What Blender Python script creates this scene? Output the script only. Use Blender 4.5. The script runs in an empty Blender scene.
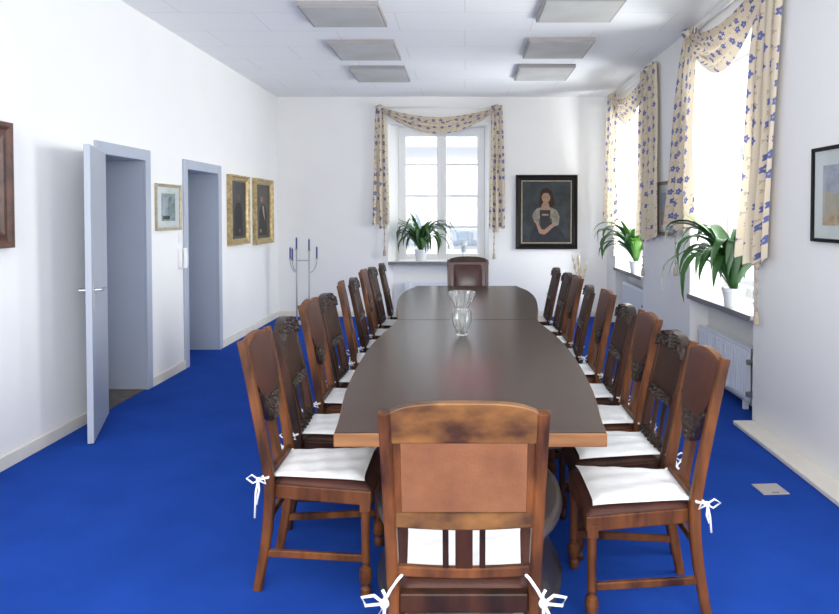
import bpy, math, random
from mathutils import Vector, Matrix
random.seed(7)
S = bpy.context.scene
COL = S.collection
R = math.radians
PI = math.pi

# ------------------------------------------------------------------ camera, world, light, exposure
cam_d = bpy.data.cameras.new('camera')
cam = bpy.data.objects.new('camera', cam_d)
COL.objects.link(cam)
cam.location = (0, 0, 1.58)
cam.rotation_euler = (R(90 - 1.5), 0, 0)
cam_d.sensor_width = 36
cam_d.lens = 36 * 700 / 839
cam_d.shift_x = -45.5 / 839
cam_d.shift_y = -(307 - 231.3) / 839
cam_d.clip_start = 0.05
S.camera = cam

S.view_settings.view_transform = 'Standard'
S.view_settings.look = 'None'
S.view_settings.gamma = 1
S.view_settings.exposure = 0.93

W = bpy.data.worlds.new('daylight')
S.world = W
W.use_nodes = True
bg = W.node_tree.nodes['Background']
bg.inputs[0].default_value = (0.93, 0.96, 1.0, 1)
bg.inputs[1].default_value = 1.6

def area(name, loc, rot, sx, sy, power, col=(1, 1, 1)):
    l = bpy.data.lights.new(name, 'AREA')
    l.shape = 'RECTANGLE'
    l.size = sx; l.size_y = sy; l.energy = power; l.color = col
    o = bpy.data.objects.new(name, l)
    COL.objects.link(o)
    o.location = loc; o.rotation_euler = rot
    return o
# added fill lamp behind the camera, tilted up like a bounced flash
area('fill_behind_camera', (-0.3, -1.2, 2.1), (R(101), 0, 0), 4.2, 2.2, 88, (1, 0.985, 0.96))
# daylight standing outside each side window
area('daylight_near_window', (3.3, 5.98, 2.0), (0, R(86), 0), 2.2, 1.5, 130)
area('daylight_far_window', (3.3, 9.2, 2.0), (0, R(86), 0), 2.2, 1.5, 205)
area('daylight_unseen_window', (3.3, 2.7, 2.2), (0, R(80), 0), 2.2, 1.5, 45)

# ------------------------------------------------------------------ materials
def mat(name, col, rough=0.6, spec=0.5, metal=0.0, var=0.0, scale=8.0, bump=0.0, bscale=60.0, col2=None, stretch=(1, 1, 1), coat=0.0):
    m = bpy.data.materials.new(name)
    m.use_nodes = True
    nt = m.node_tree
    b = nt.nodes['Principled BSDF']
    b.inputs['Roughness'].default_value = rough
    b.inputs['Specular IOR Level'].default_value = spec
    b.inputs['Metallic'].default_value = metal
    b.inputs['Coat Weight'].default_value = coat
    c4 = (*col, 1)
    b.inputs['Base Color'].default_value = c4
    tc = nt.nodes.new('ShaderNodeTexCoord')
    mp = nt.nodes.new('ShaderNodeMapping')
    mp.inputs['Scale'].default_value = stretch
    nt.links.new(tc.outputs['Object'], mp.inputs[0])
    if var > 0 or col2:
        n = nt.nodes.new('ShaderNodeTexNoise')
        n.inputs['Scale'].default_value = scale
        n.inputs['Detail'].default_value = 4
        nt.links.new(mp.outputs[0], n.inputs[0])
        r = nt.nodes.new('ShaderNodeValToRGB')
        r.color_ramp.elements[0].position = 0.32
        r.color_ramp.elements[1].position = 0.68
        c2 = col2 if col2 else tuple(x * (1 - var) for x in col)
        r.color_ramp.elements[0].color = (*c2, 1)
        r.color_ramp.elements[1].color = c4
        nt.links.new(n.outputs[0], r.inputs[0])
        nt.links.new(r.outputs[0], b.inputs['Base Color'])
    if bump > 0:
        n2 = nt.nodes.new('ShaderNodeTexNoise')
        n2.inputs['Scale'].default_value = bscale
        n2.inputs['Detail'].default_value = 3
        nt.links.new(mp.outputs[0], n2.inputs[0])
        bp = nt.nodes.new('ShaderNodeBump')
        bp.inputs['Strength'].default_value = bump
        bp.inputs['Distance'].default_value = 0.01
        nt.links.new(n2.outputs[0], bp.inputs['Height'])
        nt.links.new(bp.outputs[0], b.inputs['Normal'])
    return m

M = {}
M['wall'] = mat('plaster_white', (0.85, 0.845, 0.83), 0.9, 0.2, bump=0.08, bscale=90, var=0.02, scale=2)
M['ceiling'] = mat('ceiling_white', (0.93, 0.93, 0.93), 0.9, 0.2)
M['skirt'] = mat('skirting_cream', (0.78, 0.74, 0.66), 0.5, 0.3, var=0.06, scale=6)
M['white'] = mat('white_paint', (0.84, 0.84, 0.84), 0.4, 0.4)
M['radiator'] = mat('radiator_enamel', (0.74, 0.78, 0.82), 0.35, 0.5)
M['dgrey'] = mat('grey_plastic', (0.18, 0.18, 0.19), 0.5, 0.4)
M['sillstone'] = mat('window_sill_stone', (0.70, 0.70, 0.70), 0.3, 0.5, var=0.1, scale=20)
M['silledge'] = mat('sill_edge_stone', (0.22, 0.21, 0.21), 0.5, 0.4, var=0.2, scale=30)
M['doorblue'] = mat('blue_grey_paint', (0.41, 0.45, 0.53), 0.45, 0.4, var=0.04, scale=3)
M['doorleaf'] = mat('blue_grey_leaf_paint', (0.42, 0.455, 0.52), 0.4, 0.4, var=0.04, scale=3)
M['metal'] = mat('brushed_metal', (0.55, 0.55, 0.56), 0.3, 0.5, metal=0.9)
M['threshold'] = mat('stone_threshold', (0.17, 0.15, 0.13), 0.7, 0.3, var=0.4, scale=14)
M['carpet'] = mat('blue_carpet', (0.016, 0.066, 0.36), 1.0, 0.05, col2=(0.013, 0.056, 0.31), scale=3.0, bump=0.25, bscale=260)
M['plate'] = mat('outlet_plate', (0.42, 0.40, 0.38), 0.5, 0.4)
M['wood'] = mat('chair_oak', (0.18, 0.060, 0.016), 0.45, 0.25, col2=(0.034, 0.011, 0.004), scale=5, stretch=(3, 3, 0.7), coat=0.05)
M['wood_dark'] = mat('chair_walnut', (0.060, 0.020, 0.008), 0.45, 0.25, col2=(0.014, 0.006, 0.003), scale=5, stretch=(3, 3, 0.7), coat=0.05)
M['wood_gold'] = mat('chair_golden_burl', (0.22, 0.095, 0.025), 0.42, 0.3, col2=(0.045, 0.017, 0.006), scale=8, stretch=(1, 1, 1.8), coat=0.08)
M['carved'] = mat('carved_wood', (0.045, 0.023, 0.013), 0.32, 0.4, col2=(0.008, 0.005, 0.004), scale=40)
M['leather'] = mat('russet_leather', (0.085, 0.030, 0.020), 0.5, 0.22, col2=(0.052, 0.021, 0.015), scale=6, bump=0.15, bscale=140)
M['leather_dark'] = mat('dark_leather', (0.055, 0.026, 0.017), 0.55, 0.15, col2=(0.028, 0.014, 0.010), scale=6, bump=0.15, bscale=140)
M['leather_pale'] = mat('faded_leather_back', (0.235, 0.098, 0.046), 0.7, 0.2, col2=(0.165, 0.064, 0.030), scale=9, bump=0.2, bscale=120)
M['leather_red'] = mat('oxblood_leather', (0.075, 0.018, 0.012), 0.28, 0.6, var=0.3, scale=6)
M['cushion'] = mat('white_cotton', (0.82, 0.82, 0.80), 0.95, 0.1, bump=0.2, bscale=35)
M['tableedge'] = mat('table_edge_oak', (0.33, 0.15, 0.055), 0.5, 0.3, col2=(0.20, 0.085, 0.03), scale=6, stretch=(0.6, 0.6, 6))
M['pedestal'] = mat('pedestal_wood', (0.06, 0.047, 0.040), 0.45, 0.5, col2=(0.028, 0.024, 0.020), scale=4, coat=0.3)
M['pedestal_top'] = mat('pedestal_tier_wood', (0.11, 0.09, 0.08), 0.45, 0.4, var=0.3, scale=4, coat=0.3)
M['iron'] = mat('pale_iron', (0.42, 0.42, 0.43), 0.45, 0.5, metal=0.4)
M['candle'] = mat('blue_wax', (0.02, 0.03, 0.20), 0.4, 0.5)
M['leaf'] = mat('leaf_green', (0.03, 0.105, 0.016), 0.38, 0.5, col2=(0.02, 0.075, 0.015), scale=9)
M['leaf2'] = mat('leaf_fresh_green', (0.14, 0.34, 0.04), 0.38, 0.5, col2=(0.06, 0.20, 0.02), scale=9)
M['pot'] = mat('glazed_pot', (0.78, 0.78, 0.80), 0.25, 0.5)
M['soil'] = mat('potting_soil', (0.05, 0.035, 0.025), 0.95, 0.1)
M['gold'] = mat('gilt_frame', (0.56, 0.43, 0.20), 0.4, 0.5, metal=0.3, col2=(0.30, 0.21, 0.09), scale=22)
M['goldpale'] = mat('pale_gilt', (0.50, 0.42, 0.28), 0.4, 0.5, metal=0.2, var=0.3, scale=25)
M['frame_black'] = mat('black_frame', (0.006, 0.005, 0.005), 0.4, 0.2)
M['frame_brown'] = mat('brown_frame', (0.13, 0.055, 0.035), 0.4, 0.5, col2=(0.05, 0.022, 0.016), scale=12)
M['frame_rose'] = mat('weathered_rose_frame', (0.25, 0.17, 0.15), 0.5, 0.4, var=0.3, scale=12)
M['canvas_dark'] = mat('dark_oil_paint', (0.045, 0.050, 0.055), 0.45, 0.5, col2=(0.028, 0.026, 0.028), scale=5)
M['canvas_brown'] = mat('brown_oil_paint', (0.07, 0.055, 0.05), 0.4, 0.5, col2=(0.03, 0.025, 0.025), scale=4)
M['canvas_ochre'] = mat('ochre_oil_paint', (0.20, 0.15, 0.07), 0.5, 0.4, col2=(0.03, 0.028, 0.03), scale=9)
M['canvas_grey'] = mat('grey_oil_paint', (0.050, 0.060, 0.062), 0.5, 0.2, col2=(0.028, 0.033, 0.036), scale=6)
M['skin'] = mat('painted_skin', (0.36, 0.21, 0.14), 0.5, 0.3, var=0.2, scale=12)
M['hair'] = mat('painted_hair', (0.030, 0.014, 0.009), 0.5, 0.2)
M['blouse'] = mat('painted_blouse', (0.30, 0.26, 0.20), 0.5, 0.3, var=0.5, scale=18)
M['bodice'] = mat('painted_bodice', (0.022, 0.016, 0.018), 0.5, 0.3)
M['skirtp'] = mat('painted_skirt', (0.020, 0.024, 0.036), 0.5, 0.3, var=0.4, scale=8)
M['matboard'] = mat('cream_mat_board', (0.70, 0.70, 0.66), 0.8, 0.2)
M['print_sky'] = mat('print_sky', (0.30, 0.35, 0.44), 0.8, 0.2, col2=(0.50, 0.46, 0.50), scale=14)
M['print_sand'] = mat('print_sand', (0.55, 0.42, 0.28), 0.8, 0.2, col2=(0.40, 0.38, 0.34), scale=16)
M['print_rust'] = mat('print_rust', (0.45, 0.20, 0.10), 0.8, 0.2, col2=(0.55, 0.45, 0.30), scale=26)
M['print_green'] = mat('print_green', (0.10, 0.17, 0.15), 0.3, 0.5, col2=(0.35, 0.42, 0.38), scale=14)
M['lightpanel'] = mat('lamp_diffuser_off', (0.56, 0.56, 0.54), 0.5, 0.4, col2=(0.46, 0.45, 0.42), scale=2.2)
M['lightframe'] = mat('lamp_frame', (0.34, 0.32, 0.31), 0.5, 0.4)
M['facade'] = mat('pale_facade', (0.80, 0.80, 0.80), 0.9, 0.1, var=0.05, scale=1)
M['facade_glass'] = mat('facade_window', (0.20, 0.24, 0.30), 0.3, 0.5)
M['facade_trim'] = mat('facade_trim', (0.30, 0.30, 0.32), 0.8, 0.2)
M['pampas'] = mat('pampas_plume', (0.62, 0.52, 0.38), 0.95, 0.1, var=0.2, scale=20)
M['tassel'] = mat('cream_cord', (0.52, 0.45, 0.34), 0.9, 0.1, var=0.2, scale=40)
M['ornament_blue'] = mat('teal_glass_blob', (0.02, 0.16, 0.24), 0.2, 0.6)

# ceiling with faint panel seams
def seam_mat(m, sx, sy, strength):
    nt = m.node_tree; b = nt.nodes['Principled BSDF']
    tc = nt.nodes.new('ShaderNodeTexCoord')
    br = nt.nodes.new('ShaderNodeTexBrick')
    br.offset = 0.5
    br.inputs['Scale'].default_value = 1.0
    br.inputs['Brick Width'].default_value = sx
    br.inputs['Row Height'].default_value = sy
    br.inputs['Mortar Size'].default_value = 0.006
    br.inputs['Mortar Smooth'].default_value = 0.3
    c = b.inputs['Base Color'].default_value[:]
    br.inputs['Color1'].default_value = c
    br.inputs['Color2'].default_value = tuple(x * 0.985 for x in c[:3]) + (1,)
    br.inputs['Mortar'].default_value = tuple(x * strength for x in c[:3]) + (1,)
    nt.links.new(tc.outputs['Object'], br.inputs[0])
    nt.links.new(br.outputs[0], b.inputs['Base Color'])
seam_mat(M['ceiling'], 1.25, 0.62, 0.86)

# table top: dark polished veneer, with a red reflection painted into its colour along the middle
def table_mat():
    m = bpy.data.materials.new('table_veneer'); m.use_nodes = True
    nt = m.node_tree; b = nt.nodes['Principled BSDF']
    b.inputs['Roughness'].default_value = 0.25
    b.inputs['Specular IOR Level'].default_value = 0.16
    tc = nt.nodes.new('ShaderNodeTexCoord')
    mp = nt.nodes.new('ShaderNodeMapping'); mp.inputs['Scale'].default_value = (0.6, 5, 1)
    nt.links.new(tc.outputs['Object'], mp.inputs[0])
    n = nt.nodes.new('ShaderNodeTexNoise'); n.inputs['Scale'].default_value = 7; n.inputs['Detail'].default_value = 5
    nt.links.new(mp.outputs[0], n.inputs[0])
    r = nt.nodes.new('ShaderNodeValToRGB')
    r.color_ramp.elements[0].position = 0.3; r.color_ramp.elements[1].position = 0.7
    r.color_ramp.elements[0].color = (0.038, 0.020, 0.013, 1)
    r.color_ramp.elements[1].color = (0.062, 0.035, 0.023, 1)
    nt.links.new(n.outputs[0], r.inputs[0])
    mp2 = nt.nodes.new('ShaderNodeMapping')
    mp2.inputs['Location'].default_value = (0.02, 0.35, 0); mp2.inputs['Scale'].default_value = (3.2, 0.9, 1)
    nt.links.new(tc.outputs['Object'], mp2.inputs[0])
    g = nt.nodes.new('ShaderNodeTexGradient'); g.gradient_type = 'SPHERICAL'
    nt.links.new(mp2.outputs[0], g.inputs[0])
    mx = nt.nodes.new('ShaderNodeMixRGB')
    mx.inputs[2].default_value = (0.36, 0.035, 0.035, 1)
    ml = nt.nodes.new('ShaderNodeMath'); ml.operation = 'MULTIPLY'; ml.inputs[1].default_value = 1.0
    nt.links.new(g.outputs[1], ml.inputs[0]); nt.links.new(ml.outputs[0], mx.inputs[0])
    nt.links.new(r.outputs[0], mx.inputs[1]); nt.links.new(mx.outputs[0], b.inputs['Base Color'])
    return m
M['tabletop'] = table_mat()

def pane_mat():
    m = bpy.data.materials.new('window_glass'); m.use_nodes = True
    nt = m.node_tree; nt.nodes.clear()
    out = nt.nodes.new('ShaderNodeOutputMaterial')
    t = nt.nodes.new('ShaderNodeBsdfTransparent'); t.inputs[0].default_value = (0.95, 0.97, 0.98, 1)
    g = nt.nodes.new('ShaderNodeBsdfGlossy'); g.inputs['Roughness'].default_value = 0.02
    mx = nt.nodes.new('ShaderNodeMixShader'); mx.inputs[0].default_value = 0.06
    nt.links.new(t.outputs[0], mx.inputs[1]); nt.links.new(g.outputs[0], mx.inputs[2])
    nt.links.new(mx.outputs[0], out.inputs[0])
    return m
M['pane'] = pane_mat()
def crystal():
    m = bpy.data.materials.new('crystal'); m.use_nodes = True
    b = m.node_tree.nodes['Principled BSDF']
    b.inputs['Transmission Weight'].default_value = 0.95
    b.inputs['Roughness'].default_value = 0.03
    b.inputs['IOR'].default_value = 1.5
    b.inputs['Base Color'].default_value = (0.97, 1, 0.98, 1)
    return m
M['crystal'] = crystal()
M['thin_glass'] = mat('thin_glass', (0.9, 0.95, 0.95), 0.05, 0.6)
M['thin_glass'].node_tree.nodes['Principled BSDF'].inputs['Alpha'].default_value = 0.35

# curtain cotton: beige with blue flowers and small brown sprigs, drawn in cloth coordinates (UV in metres)
def curtain_mat():
    m = bpy.data.materials.new('flowered_cotton'); m.use_nodes = True
    nt = m.node_tree; L = nt.links.new
    nt.nodes.clear()
    out = nt.nodes.new('ShaderNodeOutputMaterial')
    uv = nt.nodes.new('ShaderNodeUVMap'); uv.uv_map = 'UVMap'
    def math_(op, a, b=None, c=None):
        n = nt.nodes.new('ShaderNodeMath'); n.operation = op
        for i, v in enumerate((a, b, c)):
            if v is None: continue
            if isinstance(v, (int, float)): n.inputs[i].default_value = v
            else: L(v, n.inputs[i])
        return n.outputs[0]
    def flower(scale, r0, amp, petals, off):
        mp = nt.nodes.new('ShaderNodeMapping')
        mp.inputs['Location'].default_value = (off, off * 1.7, 0)
        mp.inputs['Scale'].default_value = (scale, scale, 1)
        L(uv.outputs[0], mp.inputs[0])
        v = nt.nodes.new('ShaderNodeTexVoronoi'); v.voronoi_dimensions = '2D'
        v.inputs['Scale'].default_value = 1; v.inputs['Randomness'].default_value = 0.45
        L(mp.outputs[0], v.inputs['Vector'])
        sb = nt.nodes.new('ShaderNodeVectorMath'); sb.operation = 'SUBTRACT'
        L(mp.outputs[0], sb.inputs[0]); L(v.outputs['Position'], sb.inputs[1])
        sp = nt.nodes.new('ShaderNodeSeparateXYZ'); L(sb.outputs[0], sp.inputs[0])
        th = math_('ARCTAN2', sp.outputs[1], sp.outputs[0])
        cs = math_('COSINE', math_('MULTIPLY', th, petals))
        rad = math_('MULTIPLY_ADD', cs, amp, r0)
        return math_('LESS_THAN', v.outputs['Distance'], rad)
    f1 = flower(8.2, 0.23, 0.045, 5, 0.0)
    f2 = flower(8.2, 0.06, 0.0, 1, 0.0)
    f3 = flower(11.0, 0.13, 0.07, 3, 3.37)
    base = nt.nodes.new('ShaderNodeRGB'); base.outputs[0].default_value = (0.70, 0.61, 0.47, 1)
    def mix(fac, a, col):
        n = nt.nodes.new('ShaderNodeMixRGB'); L(fac, n.inputs[0]); L(a, n.inputs[1]); n.inputs[2].default_value = (*col, 1)
        return n.outputs[0]
    c = mix(f3, base.outputs[0], (0.52, 0.42, 0.32))
    c = mix(f1, c, (0.14, 0.16, 0.37))
    c = mix(f2, c, (0.45, 0.42, 0.35))
    d = nt.nodes.new('ShaderNodeBsdfDiffuse'); L(c, d.inputs[0])
    t = nt.nodes.new('ShaderNodeBsdfTranslucent'); L(c, t.inputs[0])
    mx = nt.nodes.new('ShaderNodeMixShader'); mx.inputs[0].default_value = 0.14
    L(d.outputs[0], mx.inputs[1]); L(t.outputs[0], mx.inputs[2]); L(mx.outputs[0], out.inputs[0])
    return m
M['curtain'] = curtain_mat()

# ------------------------------------------------------------------ mesh helpers
class MB:
    def __init__(s): s.v = []; s.f = []; s.m = []; s.uv = None
    def raw(s, vs, fs, mi=0):
        n = len(s.v)
        s.v += [tuple(v) for v in vs]
        for f in fs: s.f.append([i + n for i in f]); s.m.append(mi)
        return s
    def box(s, a, b, mi=0, M4=None):
        x0, y0, z0 = a; x1, y1, z1 = b
        vs = [Vector(p) for p in ((x0,y0,z0),(x1,y0,z0),(x1,y1,z0),(x0,y1,z0),(x0,y0,z1),(x1,y0,z1),(x1,y1,z1),(x0,y1,z1))]
        if M4: vs = [M4 @ v for v in vs]
        return s.raw(vs, [(0,3,2,1),(4,5,6,7),(0,1,5,4),(1,2,6,5),(2,3,7,6),(3,0,4,7)], mi)
    def prism(s, pts, z0, z1, mi=0, axes='xyz'):
        # pts 2D outline; extruded along third axis
        n = len(pts)
        def P(p, z):
            return {'xyz': (p[0], p[1], z), 'xzy': (p[0], z, p[1]), 'yzx': (z, p[0], p[1])}[axes]
        vs = [P(p, z0) for p in pts] + [P(p, z1) for p in pts]
        fs = [tuple(range(n))[::-1], tuple(range(n, 2 * n))] + [(i, (i + 1) % n, n + (i + 1) % n, n + i) for i in range(n)]
        return s.raw(vs, fs, mi)
    def sweep(s, pts, w, d, mi=0, side=Vector((1, 0, 0))):
        # rectangular section swept along points; w along 'side', d across
        vs = []; n = len(pts); pts = [Vector(p) for p in pts]
        for i, p in enumerate(pts):
            t = (pts[min(i + 1, n - 1)] - pts[max(i - 1, 0)]).normalized()
            o = t.cross(side).normalized()
            wi = w[i] if isinstance(w, (list, tuple)) else w
            di = d[i] if isinstance(d, (list, tuple)) else d
            c = min(wi, di) * 0.18
            for a, b in ((-wi/2+c, -di/2), (wi/2-c, -di/2), (wi/2, -di/2+c), (wi/2, di/2-c), (wi/2-c, di/2), (-wi/2+c, di/2), (-wi/2, di/2-c), (-wi/2, -di/2+c)):
                vs.append(p + side * a + o * b)
        fs = []
        for i in range(n - 1):
            for k in range(8):
                fs.append((i*8+k, i*8+(k+1)%8, (i+1)*8+(k+1)%8, (i+1)*8+k))
        fs.append(tuple(range(8))[::-1]); fs.append(tuple(range((n-1)*8, n*8)))
        return s.raw(vs, fs, mi)
    def tube(s, pts, r, seg=10, mi=0):
        pts = [Vector(p) for p in pts]; n = len(pts); vs = []
        ref = Vector((0.31, 0.17, 0.93)).normalized()
        for i, p in enumerate(pts):
            t = (pts[min(i + 1, n - 1)] - pts[max(i - 1, 0)]).normalized()
            a = t.cross(ref)
            if a.length < 1e-3: a = t.cross(Vector((1, 0, 0)))
            a.normalize(); b = t.cross(a).normalized()
            ri = r[i] if isinstance(r, (list, tuple)) else r
            for k in range(seg):
                th = 2 * PI * k / seg
                vs.append(p + a * (ri * math.cos(th)) + b * (ri * math.sin(th)))
        fs = []
        for i in range(n - 1):
            for k in range(seg):
                fs.append((i*seg+k, (i+1)*seg+k, (i+1)*seg+(k+1)%seg, i*seg+(k+1)%seg))
        fs.append(tuple(range(seg))); fs.append(tuple(range((n-1)*seg, n*seg))[::-1])
        return s.raw(vs, fs, mi)
    def lathe(s, prof, c=(0, 0, 0), seg=20, mi=0, lobes=0, amp=0.0, sx=1, sy=1):
        vs = []; n = len(prof)
        for r, z in prof:
            for k in range(seg):
                th = 2 * PI * k / seg
                rr = r * (1 + amp * math.cos(lobes * th))
                vs.append((c[0] + sx * rr * math.cos(th), c[1] + sy * rr * math.sin(th), c[2] + z))
        fs = []
        for i in range(n - 1):
            for k in range(seg):
                fs.append((i*seg+k, i*seg+(k+1)%seg, (i+1)*seg+(k+1)%seg, (i+1)*seg+k))
        fs.append(tuple(range(seg))[::-1]); fs.append(tuple(range((n-1)*seg, n*seg)))
        return s.raw(vs, fs, mi)
    def ball(s, c, rx, ry=None, rz=None, mi=0, seg=10, rings=6):
        ry = ry or rx; rz = rz or rx
        prof = [(max(1e-4, math.sin(PI * i / rings)), -math.cos(PI * i / rings)) for i in range(rings + 1)]
        vs = []
        for r, z in prof:
            for k in range(seg):
                th = 2 * PI * k / seg
                vs.append((c[0] + rx * r * math.cos(th), c[1] + ry * r * math.sin(th), c[2] + rz * z))
        fs = []
        for i in range(rings):
            for k in range(seg):
                fs.append((i*seg+k, i*seg+(k+1)%seg, (i+1)*seg+(k+1)%seg, (i+1)*seg+k))
        return s.raw(vs, fs, mi)
    def grid(s, nu, nv, fn, mi=0, uvfn=None, thick=None):
        n0 = len(s.v)
        vs = [fn(i / nu, j / nv) for j in range(nv + 1) for i in range(nu + 1)]
        fs = [(j*(nu+1)+i, j*(nu+1)+i+1, (j+1)*(nu+1)+i+1, (j+1)*(nu+1)+i) for j in range(nv) for i in range(nu)]
        if uvfn:
            if s.uv is None: s.uv = {}
            for j in range(nv + 1):
                for i in range(nu + 1): s.uv[n0 + j*(nu+1)+i] = uvfn(i / nu, j / nv)
        return s.raw(vs, fs, mi)
    def build(s, name, mats, parent=None, smooth=False, bevel=0, solid=0, loc=None, subd=0, fix=True):
        me = bpy.data.meshes.new(name)
        me.from_pydata(s.v, [], s.f)
        for m in (mats if isinstance(mats, (list, tuple)) else [mats]): me.materials.append(M[m])
        for p, i in zip(me.polygons, s.m): p.material_index = i
        if s.uv:
            ul = me.uv_layers.new(name='UVMap')
            for lp in me.loops: ul.data[lp.index].uv = s.uv.get(lp.vertex_index, (0, 0))
        if fix and not s.uv:
            import bmesh
            bm = bmesh.new(); bm.from_mesh(me); bmesh.ops.recalc_face_normals(bm, faces=bm.faces); bm.to_mesh(me); bm.free()
        me.update()
        if smooth:
            me.polygons.foreach_set('use_smooth', [True] * len(me.polygons))
        o = bpy.data.objects.new(name, me)
        COL.objects.link(o)
        if parent: o.parent = parent
        if loc: o.location = loc
        if solid:
            md = o.modifiers.new('solid', 'SOLIDIFY'); md.thickness = solid; md.offset = 0
        if bevel:
            md = o.modifiers.new('bevel', 'BEVEL'); md.width = bevel; md.segments = 2; md.limit_method = 'ANGLE'
        if subd:
            md = o.modifiers.new('sub', 'SUBSURF'); md.levels = subd; md.render_levels = subd
        if smooth == 'auto':
            me.shade_auto = True if hasattr(me, 'shade_auto') else None
        return o

def tag(o, label=None, cat=None, group=None, kind=None):
    if label: o['label'] = label
    if cat: o['category'] = cat
    if group: o['group'] = group
    if kind: o['kind'] = kind
    return o
def empty(name, loc=(0, 0, 0), rz=0):
    o = bpy.data.objects.new(name, None); COL.objects.link(o)
    o.location = loc; o.rotation_euler = (0, 0, rz); o.empty_display_size = 0.1
    return o
def copy_tree(o, parent=None):
    c = o.copy(); COL.objects.link(c)
    if parent: c.parent = parent
    for ch in list(o.children): copy_tree(ch, c)
    return c
def structure(o): o['kind'] = 'structure'; return o

# ------------------------------------------------------------------ room shell
XL, XR, YB, ZC, Y0 = -2.85, 2.165, 10.65, 3.34, -0.9
TW = 0.45
# floor and ceiling
fl = MB().box((XL - 0.62, Y0, -0.1), (XR + TW, YB + 0.45, 0)).build('floor', 'carpet'); structure(fl)
ce = MB().box((XL - 0.62, Y0, ZC), (XR + TW, YB + 0.45, ZC + 0.1)).build('ceiling', 'ceiling'); structure(ce)
# left wall with two deep door openings
D1 = (5.47, 6.23, 2.055); D2 = (7.15, 8.06, 2.04)
m = MB()
for a, b in ((Y0, D1[0]), (D1[1], D2[0]), (D2[1], YB)): m.box((XL - 0.6, a, 0), (XL, b, ZC))
for a, b, h in (D1, D2): m.box((XL - 0.6, a, h), (XL, b, ZC))
structure(m.build('wall_left', 'wall'))
# right wall with three deep window bays; the nearest, out of view, added for light
BAYS = [(1.98, 3.48), (5.24, 6.72), (8.50, 10.05)]
ZS, ZT = 0.77, 3.0
m = MB()
ys = [Y0] + [v for b in BAYS for v in b] + [YB + TW]
for i in range(0, len(ys), 2): m.box((XR, ys[i], 0), (XR + TW, ys[i + 1], ZC))
for a, b in BAYS:
    m.box((XR, a, ZT), (XR + TW, b, ZC))
    m.box((XR + 0.18, a, 0), (XR + TW, b, ZS))
structure(m.build('wall_right', 'wall'))
# back wall with splayed window bay
BX0, BX1, WX0, WX1 = -1.17, 0.365, -1.04, 0.305
YW = YB + 0.35
m = MB()
m.prism([(XL - 0.6, YB), (BX0, YB), (WX0, YW), (WX0, YB + TW), (XL - 0.6, YB + TW)], 0, ZC)
m.prism([(BX1, YB), (XR + TW, YB), (XR + TW, YB + TW), (WX1, YB + TW), (WX1, YW)], 0, ZC)
m.prism([(BX0, YB), (BX1, YB), (WX1, YB + TW), (WX0, YB + TW)], 2.93, ZC)
m.prism([(BX0 + .06, YB + 0.16), (BX1 - .03, YB + 0.16), (WX1, YB + TW), (WX0, YB + TW)], 0, 0.80)
structure(m.build('wall_back', 'wall'))

# baseboards
m = MB()
for a, b in ((Y0, D1[0] - 0.09), (D1[1] + 0.09, D2[0] - 0.09), (D2[1] + 0.09, YB)):
    m.box((XL, a, 0), (XL + 0.022, b, 0.085))
structure(m.build('baseboard_left', 'skirt', bevel=0.004))
m = MB()
m.box((XL + 0.022, YB - 0.02, 0), (BX0, YB, 0.085)); m.box((BX1, YB - 0.02, 0), (XR - 0.16, YB, 0.085))
structure(m.build('baseboard_back', 'skirt', bevel=0.004))
m = MB()
for a, b in ((Y0, 1.9), (3.5, 5.2), (6.78, 8.46), (10.09, YB)):
    m.box((XR - 0.16, a, 0), (XR, b, 0.030))
structure(m.build('baseboard_right', 'skirt', bevel=0.006))

# doors
def doorway(name, y0, y1, h, thresh):
    r = empty(name, (XL, (y0 + y1) / 2, 0)); structure(r)
    yc = (y0 + y1) / 2
    def bb(m, a, b): m.box((a[0] - XL, a[1] - yc, a[2]), (b[0] - XL, b[1] - yc, b[2]))
    f = MB(); w = 0.085; p = 0.022
    bb(f, (XL, y0 - w, 0), (XL + p, y0 + 0.012, h + w)); bb(f, (XL, y1 - 0.012, 0), (XL + p, y1 + w, h + w))
    bb(f, (XL, y0 + 0.012, h - 0.012), (XL + p, y1 - 0.012, h + w))
    f.build('door_frame', 'doorblue', r, bevel=0.004)
    l = MB()
    bb(l, (XL - 0.58, y0 + 0.0005, 0.001), (XL - 0.0, y0 + 0.012, h - 0.001)); bb(l, (XL - 0.58, y1 - 0.012, 0.001), (XL - 0.0, y1 - 0.0005, h - 0.001))
    bb(l, (XL - 0.58, y0 + 0.012, h - 0.013), (XL - 0.0, y1 - 0.012, h - 0.001))
    l.build('door_lining', 'doorblue', r)
    q = MB(); bb(q, (XL - 0.60, y0 + 0.012, 0.001), (XL - 0.565, y1 - 0.012, h - 0.014)); q.build('inner_door_panel', 'doorblue', r)
    if thresh:
        t = MB(); bb(t, (XL - 0.564, y0 + 0.013, 0.0), (XL - 0.01, y1 - 0.013, 0.006)); t.build('threshold', 'threshold', r)
    return r, yc
d1, yc1 = doorway('door_1', *D1, True)
d2, yc2 = doorway('door_2', *D2, False)
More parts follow.
